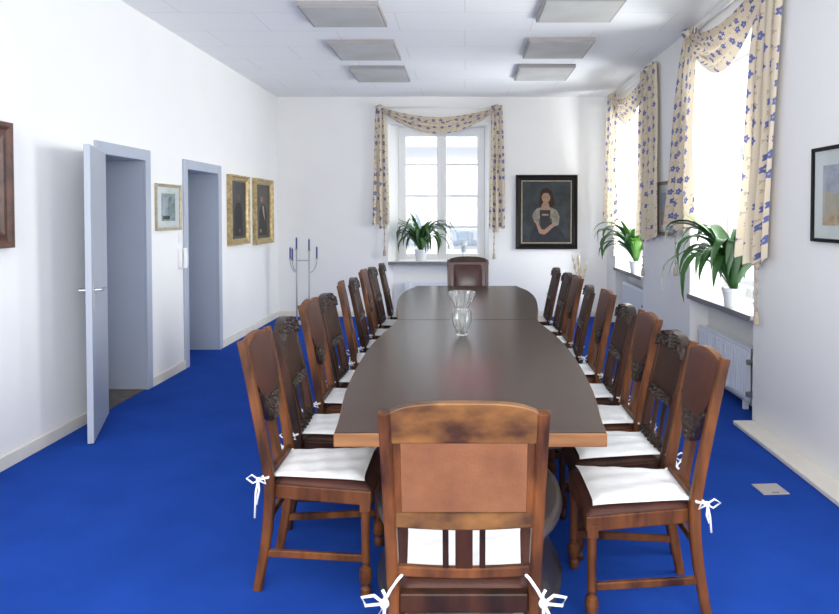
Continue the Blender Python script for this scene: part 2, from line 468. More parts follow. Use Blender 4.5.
# open leaf of the near door, hinged at the near jamb and swung into the room
a0 = Vector((-2.818, 5.46, 0)); a1 = Vector((-2.55, 4.73, 0))
ang = math.atan2(a1.y - a0.y, a1.x - a0.x)
leafL = (a1 - a0).length
lf = MB(); lf.box((0, -0.02, 0.008), (leafL, 0.02, 2.045))
leaf = lf.build('door_leaf', 'doorleaf', d1, bevel=0.003)
leaf.location = a0 - Vector((XL, yc1, 0)); leaf.rotation_euler = (0, 0, ang)
for s in (1, -1):
    hm = MB()
    hx = leafL - 0.07
    hm.box((hx - 0.022, s * 0.0205 if s > 0 else -0.027, 0.93), (hx + 0.022, 0.027 if s > 0 else -0.0205, 1.11))
    hm.tube([(hx, s * 0.027, 1.05), (hx, s * 0.065, 1.05), (hx - 0.03, s * 0.072, 1.05), (hx - 0.12, s * 0.072, 1.05)], 0.010)
    hm.build('door_handle', 'metal', leaf, smooth=False, bevel=0.002)
hg = MB()
for z in (0.25, 1.8): hg.tube([(0.0, -0.028, z), (0.0, -0.028, z + 0.1)], 0.009)
hg.build('door_hinge', 'metal', leaf)

# windows
def window(name, origin, rz, w, z0, z1, rows):
    # local: x across, y outward, z up
    r = empty(name, origin, rz); structure(r)
    f = MB(); fw = 0.065; ft = 0.10; fb = 0.03
    f.box((-w/2, 0, z0), (-w/2 + fw, 0.08, z1)); f.box((w/2 - fw, 0, z0), (w/2, 0.08, z1))
    f.box((-w/2 + fw, 0, z1 - ft), (w/2 - fw, 0.08, z1)); f.box((-w/2 + fw, 0, z0), (w/2 - fw, 0.08, z0 + fb))
    f.box((-0.026, -0.005, z0 + fb), (0.026, 0.08, z1 - ft))
    f.build('window_frame', 'white', r, bevel=0.004)
    for s in (-1, 1):
        xa, xb = (0.026, w/2 - fw) if s > 0 else (-w/2 + fw, -0.026)
        c = MB(); cw = 0.048; za, zb = z0 + fb, z1 - ft
        c.box((xa, -0.015, za), (xa + cw, 0.045, zb)); c.box((xb - cw, -0.015, za), (xb, 0.045, zb))
        c.box((xa + cw, -0.015, za), (xb - cw, 0.045, za + cw + 0.02)); c.box((xa + cw, -0.015, zb - cw), (xb - cw, 0.045, zb))
        for q in range(1, rows):
            z = za + (zb - za) * q / rows
            c.box((xa + cw, -0.005, z - 0.016), (xb - cw, 0.035, z + 0.016))
        cs = c.build('window_casement', 'white', r, bevel=0.003)
        p = MB(); p.box((xa + cw, 0.012, za + cw), (xb - cw, 0.016, zb - cw)); p.build('window_pane', 'pane', cs)
        if s > 0:
            h = MB(); h.box((xa + 0.012, -0.022, 1.52), (xa + 0.04, -0.0155, 1.60)); h.tube([(xa + .026, -.022, 1.57), (xa + .026, -.05, 1.57), (xa + .026, -.052, 1.47)], 0.007)
            h.build('window_handle', 'white', cs)
    return r
window('window_1', ((WX0 + WX1) / 2, YW + 0.01, 0), 0, WX1 - WX0 - 0.002, 0.84, 2.925, 4)
for i, (a, b) in enumerate(BAYS):
    window('window_%d' % (i + 2), (XR + 0.36, (a + b) / 2, 0), -PI / 2, b - a - 0.002, 0.82, ZT - 0.002, 4)  # window_2, in the nearest bay out of view, is added for light
# sills
def sill(name, pts, z, edge):
    r = MB().prism(pts, z, z + 0.035).build(name, 'sillstone', bevel=0.003); structure(r)
    e = MB().box(*edge).build('sill_edge', 'silledge', r, bevel=0.002)
    return r
sill('trim_1', [(BX0 - 0.0, YB - 0.02), (BX1 + 0.0, YB - 0.02), (BX1 - 0.005, YB + 0.01), (WX1 - .002, YW), (WX0 + .002, YW), (BX0 + 0.005, YB + 0.01)], 0.802,
     ((BX0, YB - 0.032, 0.795), (BX1, YB - 0.0205, 0.838)))
for i, (a, b) in enumerate(BAYS):
    sill('trim_%d' % (i + 2), [(XR - 0.02, a + 0.002), (XR + 0.35, a + 0.002), (XR + 0.35, b - 0.002), (XR - 0.02, b - 0.002)], ZS + 0.001,  # trim_2 belongs to the added bay out of view
         ((XR - 0.032, a + 0.002, ZS - 0.01), (XR - 0.0205, b - 0.002, ZS + 0.037)))

# ------------------------------------------------------------------ house across the street seen through the back window
hs = empty('building', (0, 21, -4))
MB().box((-9, 0, 0), (9, 0.5, 12)).build('facade_wall', 'facade', hs)
t = MB()
for z in (3.2, 7.2, 10.6): t.box((-9, -0.12, z), (9, 0.0, z + 0.34))
t.build('string_course', 'facade_trim', hs)
for z in (1.2, 4.6, 8.6):
    for x in (-6.0, -4.1, -1.75, 0.15, 2.6, 4.5):
        w = MB(); w.box((x - 0.6, -0.06, z), (x - 0.5, 0, z + 1.8)); w.box((x + 0.5, -0.06, z), (x + 0.6, 0, z + 1.8)); w.box((x - 0.5, -0.06, z + 1.7), (x + 0.5, 0, z + 1.8)); w.box((x - 0.7, -0.12, z - 0.1), (x + 0.7, 0, z)); w.box((x - .03, -.05, z), (x + .03, 0, z + 1.7))
        wo = w.build('window', 'facade_trim', hs)
        MB().box((x - 0.5, -0.03, z), (x + 0.5, -0.002, z + 1.7)).build('pane', 'facade_glass', wo)
tag(hs, 'pale house across the street seen through the back window', 'building')

# ------------------------------------------------------------------ ceiling lamps
lt = ['large square ceiling lamp nearest the camera on the left side', 'large square ceiling lamp nearest the camera on the right side',
      'middle one of the three left square ceiling lamps', 'middle one of the three right square ceiling lamps',
      'left square ceiling lamp nearest the back wall', 'right square ceiling lamp nearest the back wall']
k = 0
for (ya, yb) in ((5.86, 6.53), (7.16, 7.95), (8.42, 9.26)):
    for (xa, xb, dy) in ((-1.40, -0.72, 0), (0.64, 1.31, -0.10)):
        cx, cy = (xa + xb) / 2, (ya + yb) / 2 + dy * (1.0 if ya > 6 else 1.6)
        r = empty('ceiling_lamp', (cx, cy, ZC))
        hx, hy = (xb - xa) / 2, (yb - ya) / 2
        f = MB(); t = 0.018
        f.box((-hx, -hy, -0.040), (hx, -hy + t, 0)); f.box((-hx, hy - t, -0.040), (hx, hy, 0))
        f.box((-hx, -hy + t, -0.040), (-hx + t, hy - t, 0)); f.box((hx - t, -hy + t, -0.040), (hx, hy - t, 0))
        f.build('lamp_frame', 'lightframe', r)
        MB().box((-hx + t, -hy + t, -0.045), (hx - t, hy - t, -0.012)).build('lamp_diffuser', 'lightpanel', r, bevel=0.004)
        tag(r, lt[k], 'ceiling lamp', 'square ceiling lamps'); k += 1

# ------------------------------------------------------------------ table
def interp(ks, y):
    for (a, va), (b, vb) in zip(ks, ks[1:]):
        if a <= y <= b:
            t = (y - a) / (b - a); return va + (vb - va) * t
    return ks[-1][1]
def smooth_outline(ks, cx, n=36, inset=0.0):
    y0, y1 = ks[0][0], ks[-1][0]
    # Catmull style smoothing
    def val(y):
        for i in range(len(ks) - 1):
            if ks[i][0] <= y <= ks[i + 1][0] + 1e-9:
                p0 = ks[max(i - 1, 0)][1]; p1 = ks[i][1]; p2 = ks[i + 1][1]; p3 = ks[min(i + 2, len(ks) - 1)][1]
                t = (y - ks[i][0]) / (ks[i + 1][0] - ks[i][0])
                return 0.5 * (2*p1 + (p2-p0)*t + (2*p0-5*p1+4*p2-p3)*t*t + (3*p1-p0-3*p2+p3)*t**3)
    L = []; Rr = []
    for i in range(n + 1):
        y = y0 + (y1 - y0) * i / n
        yy = min(max(y, y0 + inset), y1 - inset)
        w = val(yy) - inset
        L.append((cx - w, yy)); Rr.append((cx + w, yy))
    return Rr + L[::-1]
TH = 0.77
def table(name, ks, label, peds):
    ym = (ks[0][0] + ks[-1][0]) / 2; cx = 0.02
    r = empty(name, (cx, ym, 0))
    kk = [(a - ym, b) for a, b in ks]
    out = smooth_outline(kk, 0)
    n = len(out)
    # moulded slab: veneer on top, lighter wood edge
    MB().prism(out, TH - 0.054, TH - 0.003).build('table_edge', 'tableedge', r, bevel=0.004)
    o2 = smooth_outline(kk, 0, inset=0.004)
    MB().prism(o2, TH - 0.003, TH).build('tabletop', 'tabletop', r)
    ap = smooth_outline(kk, 0, inset=0.16)
    MB().prism(ap, TH - 0.115, TH - 0.0545).build('apron', 'wood_dark', r)
    for py in peds:
        p = MB(); y = py - ym
        p.lathe([(0.39, 0.0), (0.405, 0.03), (0.39, 0.05), (0.365, 0.10), (0.345, 0.18), (0.345, 0.28), (0.375, 0.31), (0.375, 0.32), (0.12, 0.321)], (0, y, 0), 56, sy=1.55)
        po = p.build('pedestal', 'pedestal', r, bevel=0.003)
        q = MB(); q.lathe([(0.385, 0.322), (0.402, 0.330), (0.406, 0.345), (0.400, 0.365), (0.38, 0.371), (0.12, 0.3715)], (0, y, 0), 56, sy=1.55)
        q.build('pedestal_tier', 'pedestal_top', po, bevel=0.003)
        c = MB(); c.lathe([(0.16, 0.372), (0.15, 0.40), (0.12, 0.45), (0.12, 0.56), (0.16, 0.62), (0.17, 0.654)], (0, y, 0), 24, sy=1.5)
        c.build('pedestal_column', 'wood_dark', po, smooth=True)
    tag(r, label, 'table', 'conference tables')
    return r
table('conference_table', [(2.56, .505), (3.2, .568), (3.9, .598), (4.5, .588), (5.296, .530)], 'near long dark table with bowed sides carrying the crystal vase', (3.09, 4.58))
table('conference_table', [(5.304, .535), (5.9, .60), (6.7, .655), (7.3, .635), (7.77, .555)], 'far dark table butted end to end, nearest the back window', (6.5,))

# ------------------------------------------------------------------ chairs  (local: +y forward, seat centre at origin)
def by(z, top, lean=0.11):
    # fore-aft position of the rear posts at height z
    if z <= 0.44:
        t = z / 0.44; return -0.255 + 0.055 * math.sin(t * PI / 2)
    t = (z - 0.44) / (top - 0.44); return -0.20 - lean * t ** 1.15
def rear_leg(s, wb, wt, top, mi_w=0.038):
    pts = []
    for i in range(15):
        z = top * i / 14
        x = (wb / 2) + (wt - wb) / 2 * max(0, (z - 0.44) / (top - 0.44))
        pts.append((s * x, by(z, top), z))
    return MB().sweep(pts, [0.034 if p[2] < 0.4 else 0.036 for p in pts], [0.036 + 0.008 * math.sin(PI * min(1, p[2] / 0.9)) for p in pts])
def turned_leg(s, wf, yf=0.205):
    m = MB()
    m.lathe([(0.014, 0.0), (0.022, 0.010), (0.022, 0.03), (0.013, 0.042), (0.013, 0.05), (0.024, 0.058), (0.027, 0.085), (0.024, 0.115), (0.013, 0.122), (0.013, 0.13), (0.019, 0.14), (0.017, 0.2), (0.019, 0.34), (0.021, 0.352)], (s * wf / 2, yf, 0), 14)
    m.box((s * wf / 2 - 0.021, yf - 0.021, 0.352), (s * wf / 2 + 0.021, yf + 0.021, 0.40))
    return m
def onback(x, z, off, top):    # point on the plane of the back, off in front of it
    return Vector((x, by(z, top) + off, z))
def plate(fn_outline, z0, z1, off, th, top, nu=14, nv=18, relief=None, dome=0.0, arch=0.0):
    # a panel between heights z0, z1 with half width fn_outline(z) following the lean of the back
    m = MB()
    def front(u, v):
        z = z0 + (z1 - z0) * v + arch * v * math.cos((2*u-1) * PI / 2); w = fn_outline(v); x = (2 * u - 1) * w
        d = off + dome * (1 - (2*u-1)**2) ** 0.5 * (1 - (2*v-1)**2) ** 0.5 if dome else off
        if relief: d += relief(u, v)
        return onback(x, z, d, top)
    def back(u, v):
        z = z0 + (z1 - z0) * v + arch * v * math.cos((2*u-1) * PI / 2); w = fn_outline(v); x = (2 * u - 1) * w
        return onback(x, z, off - th, top)
    m.grid(nu, nv, front); m.grid(nu, nv, back)
    n = (nu + 1) * (nv + 1)
    loop = [i for i in range(nu + 1)] + [(j + 1) * (nu + 1) - 1 for j in range(1, nv + 1)] + [nv * (nu + 1) + i for i in range(nu - 1, -1, -1)] + [j * (nu + 1) for j in range(nv - 1, 0, -1)]
    for a, b in zip(loop, loop[1:] + loop[:1]):
        m.f.append([a, b, b + n, a + n]); m.m.append(0)
    return m
def carve(u, v):
    x = (u - .5) * 2; y = v * 2.2
    return 0.011 * abs(math.sin(6.5 * (x * x + 0.6) * 2 + 5 * y)) + 0.010 * abs(math.sin(9 * abs(x) - 6 * y)) - 0.002
def seat_parts(r, wf, wr, woodm, leather, zt=0.455):
    # trapezoid seat frame + domed leather
    yf, yr = 0.23, -0.215
    fr = MB()
    fr.prism([(-wf/2 - .022, yf), (wf/2 + .022, yf), (wr/2 - 0.019, yr + 0.0), (-wr/2 + 0.019, yr + 0.0)], 0.375, 0.435)
    fr.build('seat_frame', woodm, r, bevel=0.006)
    def top(u, v):
        y = yr + 0.03 + (yf - yr - 0.03) * v; w = (wr/2 - .02) + ((wf/2 + .018) - (wr/2 - .02)) * v
        e = max(0, min(u, 1 - u, v, 1 - v))
        return ((2*u - 1) * w, y, 0.436 + 0.024 * min(1, e / 0.14) ** 0.5)
    m = MB(); m.grid(16, 16, top)
    m.build('seat', leather, r, smooth=True, solid=0.002)
def stretchers(r, wf, wr, woodm):
    for s in (-1, 1):
        MB().sweep([(s * wr/2, by(0.155, 1.03) + 0.016, 0.155), (s * wf/2, 0.189, 0.155)], 0.022, 0.030).build('stretcher', woodm, r)
    MB().sweep([(-wr/2, -0.205, 0.30), (wr/2, -0.205, 0.30)], 0.030, 0.020, side=Vector((0, 0, 1))).build('stretcher', woodm, r)
def make_chair_A(top=1.035, woodm='wood', leather='leather'):
    r = empty('dining_chair'); wf, wb, wt = 0.435, 0.345, 0.365
    for s in (-1, 1):
        rear_leg(s, wb, wt, top).build('rear_leg', woodm, r)
        turned_leg(s, wf).build('front_leg', woodm, r, bevel=0.001)
    seat_parts(r, wf, wb, woodm, leather)
    stretchers(r, wf, wb, woodm)
    hw = wt / 2 - 0.019
    # arched top rail
    def arch(v): return hw
    m = MB()
    n = 14; pts = []
    ring = []
    for i in range(n + 1):
        x = -hw + 2 * hw * i / n; z = top - 0.012 + 0.022 * math.cos(x / hw * PI / 2)
        ring.append((x, z))
    vs = []
    for x, z in ring:
        for zz, off in ((z - 0.045, -0.016), (z - 0.045, 0.016), (z, 0.016), (z, -0.016)): vs.append(onback(x, zz, off, top))
    fs = [(0, 1, 2, 3), tuple(n * 4 + i for i in range(4))]
    for i in range(n):
        for k in range(4): fs.append((i*4+k, i*4+(k+1)%4, (i+1)*4+(k+1)%4, (i+1)*4+k))
    m.raw(vs, fs).build('top_rail', woodm, r, bevel=0.003)
    # leather panel, straight at the top, rounded in at the foot
    lo = 0.775
    def shield(v): return hw * (0.55 + 0.45 * math.sin(min(1, v / 0.45) * PI / 2)) if v < 0.45 else hw
    plate(shield, lo, top - 0.024, 0.018, 0.012, top, dome=0.010, arch=0.022).build('back_panel', leather, r, smooth=False)
    # carved ornament wrapping the foot of the panel
    def orn(v): return (0.042 + (hw - 0.042) * v ** 0.75)
    plate(orn, 0.665, 0.86, 0.004, 0.022, top, nu=22, nv=26, relief=carve).build('carved_ornament', 'carved', r, smooth=False)
    # splat down to the seat, flared at the foot
    def spl(v): return 0.045 - 0.008 * math.sin(PI * v) + 0.0 * v
    plate(spl, 0.44, 0.68, 0.004, 0.020, top, nu=6, nv=10).build('splat', woodm, r)
    MB().sweep([onback(-hw, 0.475, 0, top), onback(hw, 0.475, 0, top)], 0.05, 0.024, side=Vector((0, 0, 1))).build('lower_rail', woodm, r)
    return r
def make_chair_B(top=1.0, woodm='wood_dark', leather='leather_dark'):
    r = empty('dining_chair'); wf, wb, wt = 0.435, 0.345, 0.36
    for s in (-1, 1):
        rear_leg(s, wb, wt, top - 0.02).build('rear_leg', woodm, r)
        turned_leg(s, wf).build('front_leg', woodm, r, bevel=0.001)
    seat_parts(r, wf, wb, woodm, leather)
    stretchers(r, wf, wb, woodm)
    hw = wt / 2 + 0.010
    # carved crest rail with a raised round crown
    def crest(u, v, off):
        x = (2 * u - 1) * hw; zb = top - 0.080 + 0.030 * (1 - abs(2*u-1) ** 2.5)
        zt = top - 0.030 + 0.052 * (1 - abs(2*u-1) ** 2.6)
        return onback(x, zb + (zt - zb) * v, off, top)
    m = MB(); nu, nv = 26, 8
    m.grid(nu, nv, lambda u, v: crest(u, v, 0.018 + carve(u, v)))
    m.grid(nu, nv, lambda u, v: crest(u, v, -0.016))
    n = (nu + 1) * (nv + 1)
    loop = [i for i in range(nu + 1)] + [(j + 1) * (nu + 1) - 1 for j in range(1, nv + 1)] + [nv * (nu + 1) + i for i in range(nu - 1, -1, -1)] + [j * (nu + 1) for j in range(nv - 1, 0, -1)]
    for a, b in zip(loop, loop[1:] + loop[:1]): m.f.append([a, b, b + n, a + n]); m.m.append(0)
    m.build('crest_rail', 'carved', r)
    iw = wt / 2 - 0.022
    def pan(v): return iw * (0.35 + 0.65 * math.sin(min(1, (1 - v) / 0.25) * PI / 2)) if v > 0.75 else iw
    plate(pan, 0.73, top - 0.03, 0.010, 0.022, top, dome=0.012, arch=0.03).build('back_panel', leather, r, smooth=False)
    plate(lambda v: iw, 0.695, 0.735, 0.012, 0.026, top, nu=22, nv=6, relief=carve).build('cross_rail', 'carved', r)
    for x in (-0.055, 0.055):
        plate(lambda v: 0.014, 0.50, 0.70, 0.006, 0.016, top, nu=2, nv=6).v
        mm = MB(); mm.sweep([onback(x, 0.50, 0, top), onback(x, 0.60, 0, top), onback(x, 0.70, 0, top)], 0.026, 0.016)
        mm.build('slat', woodm, r)
    plate(lambda v: iw, 0.475, 0.515, 0.010, 0.022, top, nu=20, nv=5, relief=carve).build('lower_rail', 'carved', r)
    return r

# cushion: thin white pad, tied by tapes to the rear posts
def make_cushion(w=0.41, d=0.385, bow=True, wr=0.31):
    r = empty('seat_cushion')
    def sh(u, v, up):
        y = -d/2 + d * v; ww = (wr + (w - wr) * v) / 2
        x = (2*u - 1) * ww
        e = min(u, 1 - u, v, 1 - v); b = min(1, e / 0.12) ** 0.5
        ripple = 0.0025 * math.sin(u * 19 + v * 5) * b + 0.002 * math.sin(v * 23 - u * 6) * b
        # corners drawn out a little
        k = (abs(2*u-1) * abs(2*v-1)) ** 6
        x *= 1 + 0.05 * k; y *= 1 + 0.05 * k
        return (x, y, 0.009 + (0.013 * b + ripple if up else -0.008 * b))
    m = MB(); m.grid(20, 20, lambda u, v: sh(u, v, True)); m.grid(20, 20, lambda u, v: sh(u, v, False))
    m.build('pad', 'cushion', r, smooth=True)
    for s in (-1, 1):
        t = MB()
        x0 = s * wr / 2; y0 = -d / 2 + 0.01
        xo = s * (0.345 / 2 + 0.024); yp = -0.2
        # tape runs round the outside of the rear post, knot and two loose ends
        t.tube([(x0, y0, 0.012), (x0 + s*0.012, y0 - 0.02, 0.018), (xo, -0.20, 0.016), (xo + s*.002, -0.235, 0.010)], 0.0055, 6)
        t.ball((xo + s*.002, -0.240, 0.008), 0.011)
        t.tube([(xo, -0.24, 0.008), (xo + s*.012, -0.265, 0.032), (xo + s*.018, -0.285, 0.020), (xo + s*.008, -0.262, -0.004), (xo, -0.24, 0.006)], 0.004, 6)
        t.tube([(xo, -0.24, 0.008), (xo + s*.010, -0.22, 0.028), (xo + s*.014, -0.205, -0.005), (xo + s*.004, -0.235, 0.004)], 0.004, 6)
        L = 0.10 + 0.05 * (s > 0)
        t.tube([(xo, -0.242, 0.005), (xo + s*.008, -0.25, -0.04), (xo + s*.006, -0.256, -L)], 0.0045, 6)
        t.tube([(xo, -0.242, 0.005), (xo + s*.012, -0.235, -0.03), (xo + s*.016, -0.245, -L * 0.6)], 0.0045, 6)
        t.build('tie', 'cushion', r, smooth=True)
    return r

chA = make_chair_A(); chB = make_chair_B(); cu = make_cushion()
usedA = usedB = usedC = False
def put_chair(kind, x, y, rz, label, clabel, group, dx=0.0, zscale=1.0):
    global usedA, usedB, usedC
    if kind == 'A':
        c = copy_tree(chA) if usedA else chA; usedA = True
    else:
        c = copy_tree(chB) if usedB else chB; usedB = True
    c.location = (x, y, 0); c.rotation_euler = (0, 0, rz); c.scale = (1, 1, zscale)
    tag(c, label, 'chair', group)
    if clabel:
        p = copy_tree(cu) if usedC else cu; usedC = True
        p.location = (x, y, 0.4605 * zscale); p.rotation_euler = (0, 0, rz)
        tag(p, clabel, 'cushion', 'white tied seat cushions')

ordn = ['nearest the camera', 'second from the camera', 'third from the camera', 'fourth from the camera', 'fifth from the camera', 'sixth from the camera', 'seventh from the camera', 'second nearest the back wall', 'nearest the back wall']
style = {'A': 'straight-topped brown chair with leather back', 'B': 'dark chair with arched carved crest'}
left = [(2.87, 'A', 0), (3.44, 'B', 2), (4.0, 'A', 0), (4.5, 'B', -2), (5.12, 'A', 7), (5.68, 'B', 3), (6.25, 'A', 2), (6.82, 'B', -1), (7.38, 'B', 3)]
for i, (y, kd, a) in enumerate(left):
    xx = -0.615 if i < 1 else -0.635 if i < 8 else -0.60
    put_chair(kd, xx, y + 0.2, -PI / 2 + R(a), '%s, %s in the left row' % (style[kd], ordn[i]),
              'white cushion on the left-row chair %s' % ordn[i], 'chairs along the left side of the tables', zscale=1.015)
right = [(2.66, 'A', 0), (3.17, 'B', 2), (3.66, 'A', 0), (4.18, 'B', 0), (4.78, 'A', 0), (5.38, 'B', -4), (5.95, 'A', 0), (6.52, 'B', 2), (7.15, 'B', 0)]
for i, (y, kd, a) in enumerate(right):
    xx = 0.69 if i < 1 else 0.715 if i < 5 else (0.69 if i < 8 else 0.66)
    put_chair(kd, xx, y + 0.2, PI / 2 + R(a), '%s, %s in the right row' % (style[kd], ordn[i]),
              'white cushion on the right-row chair %s' % ordn[i], 'chairs along the right side of the tables', zscale=0.985)

# chair at the near head of the table, seen from behind
def front_chair():
    top = 1.043; r = empty('dining_chair', (-0.003, 2.29, 0)); wf, wb, wt = 0.46, 0.425, 0.455
    for s in (-1, 1):
        rear_leg(s, wb, wt, top - 0.03).build('rear_leg', 'wood', r, bevel=0.001)
        turned_leg(s, wf).build('front_leg', 'wood', r, bevel=0.001)
    seat_parts(r, wf, wb, 'wood_dark', 'leather')
    stretchers(r, wf, wb, 'wood')
    hw = wt / 2 - 0.015
    n = 20; vs = []
    for i in range(n + 1):
        x = -hw + 2 * hw * i / n; q = abs(x / hw)
        z = top - 0.022 * q ** 5 - 0.006 * q * q
        w = hw
        for zz, off in ((0.918, -0.017), (0.918, 0.017), (z, 0.017), (z, -0.017)): vs.append(onback(x, zz, off, top))
    fs = [(0, 1, 2, 3), tuple(n * 4 + i for i in range(4))]
    for i in range(n):
        for k in range(4): fs.append((i*4+k, i*4+(k+1)%4, (i+1)*4+(k+1)%4, (i+1)*4+k))
    MB().raw(vs, fs).build('top_rail', 'wood_gold', r, bevel=0.005)
    iw = hw - 0.03
    plate(lambda v: iw, 0.702, 0.920, 0.008, 0.022, top, dome=0.004).build('back_panel', 'leather_pale', r)
    for s in (-1, 1):
        MB().sweep([onback(s * (iw + 0.012), 0.70, 0, top), onback(s * (iw + 0.012), 0.923, 0, top)], 0.030, 0.028).build('stile', 'wood', r, bevel=0.003)
    # mid rail, slightly bowed downwards in the middle
    pts = [onback(-hw + 2 * hw * i / 12, 0.678 - 0.010 * math.sin(PI * i / 12), 0, top) for i in range(13)]
    MB().sweep(pts, 0.052, 0.026, side=Vector((0, 0, 1))).build('mid_rail', 'wood_gold', r)
    pts = [onback(-hw + 2 * hw * i / 12, 0.508 - 0.010 * math.sin(PI * i / 12), 0, top) for i in range(13)]
    MB().sweep(pts, 0.032, 0.026, side=Vector((0, 0, 1))).build('lower_rail', 'wood', r)
    for x, w in ((-0.055, 0.018), (0.0, 0.052), (0.055, 0.018)):
        MB().sweep([onback(x, 0.51, 0, top), onback(x, 0.67, 0, top)], w, 0.014).build('slat', 'wood_dark', r, bevel=0.001)
    tag(r, 'brown wooden chair at the near table end, seen from behind with pale leather back', 'chair')
    c = make_cushion(0.40, 0.36, wr=0.35)
    c.location = (-0.003, 2.31, 0.4605)
    tag(c, 'white cushion on the chair seen from behind at the near table end', 'cushion', 'white tied seat cushions')
    for ch in c.children:
        if ch.name.startswith('tie'): bpy.data.objects.remove(ch)
    for s in (-1, 1):
        t = MB(); xo = s * 0.235; y = -0.245
        t.tube([(s * 0.17, -0.17, 0.012), (s * 0.18, -0.225, 0.035), (s * .195, -0.262, 0.035), (xo * .93, -0.262, 0.0), (xo, -0.268, -0.03)], 0.005, 8)
        t.ball((xo, -0.27, -0.035), 0.015)
        t.tube([(xo, -.27, -.035), (xo + s*.03, -.28, -.005), (xo + s*.065, -.285, -.008), (xo + s*.055, -.28, -.035), (xo, -.27, -.035)], 0.005, 8)
        t.tube([(xo, -.27, -.035), (xo - s*.004, -.28, -.005), (xo + s*.004, -.282, .012)], 0.005, 8)
        t.tube([(xo, -.27, -.035), (xo + s*.02, -.28, -.07), (xo + s*.015, -.28, -.11)], 0.005, 8)
        t.tube([(xo, -.27, -.035), (xo + s*.0, -.28, -.08), (xo - s*.005, -.28, -.13)], 0.005, 8)
        t.build('tie', 'cushion', c, smooth=True)
    return r
front_chair()

# chair at the far head of the table
def head_chair():
    top = 1.04; r = empty('armchair', (0.035, 8.06, 0), PI); wf, wb, wt = 0.47, 0.44, 0.46
    for s in (-1, 1):
        rear_leg(s, wb, wt, top - 0.02).build('rear_leg', 'leather_red', r)
        turned_leg(s, wf).build('front_leg', 'wood_dark', r)
    seat_parts(r, wf, wb, 'wood_dark', 'leather_red')
    stretchers(r, wf, wb, 'wood_dark')
    hw = wt / 2 - 0.01
    def o(v): return hw
    plate(o, 0.56, top - 0.04, 0.012, 0.03, top).build('back_frame', 'leather_red', r)
    plate(lambda v: hw - 0.05, 0.62, top - 0.075, 0.020, 0.008, top, dome=0.035).build('back_cushion', 'leather_red', r, smooth=False)
    n = 16; vs = []
    for i in range(n + 1):
        x = -hw + 2 * hw * i / n; q = abs(x / hw)
        z = top + 0.02 - 0.03 * q ** 3
        for zz, off in ((top - 0.045, -0.02), (top - 0.045, 0.02), (z, 0.02), (z, -0.02)): vs.append(onback(x, zz, off, top))
    fs = [(0, 1, 2, 3), tuple(n * 4 + i for i in range(4))]
    for i in range(n):
        for k in range(4): fs.append((i*4+k, i*4+(k+1)%4, (i+1)*4+(k+1)%4, (i+1)*4+k))
    MB().raw(vs, fs).build('top_rail', 'wood_dark', r, bevel=0.004)
    for s in (-1, 1):
        a = MB()
        a.sweep([(s * 0.225, -0.22, 0.68), (s * 0.25, -0.05, 0.69), (s * 0.25, 0.10, 0.67)], 0.04, 0.03)
        a.sweep([(s * 0.25, 0.09, 0.665), (s * 0.245, 0.12, 0.55), (s * 0.235, 0.12, 0.40)], 0.03, 0.03)
        a.build('armrest', 'wood_dark', r, bevel=0.003)
    tag(r, 'oxblood leather chair at the far table end below the back window', 'chair')
head_chair()

# ------------------------------------------------------------------ crystal vase on the table
r = empty('crystal_vase', (-0.02, 4.62, TH))
prof = [(0.030, 0.0), (0.034, 0.006), (0.038, 0.03), (0.058, 0.07), (0.066, 0.10), (0.062, 0.135), (0.048, 0.155), (0.046, 0.165), (0.060, 0.20), (0.078, 0.235), (0.082, 0.255)]
inner = [(0.076, 0.255), (0.072, 0.235), (0.053, 0.20), (0.038, 0.165), (0.040, 0.155), (0.054, 0.135), (0.058, 0.10), (0.050, 0.07), (0.030, 0.035), (0.010, 0.028)]
v = MB(); v.lathe([(a * 1.04, b * 1.13) for a, b in prof + inner], (0, 0, 0.0005), 28, lobes=14, amp=0.045)
v.build('vase_body', 'crystal', r)
tag(r, 'clear cut crystal vase with flared rim standing on the near table', 'vase')

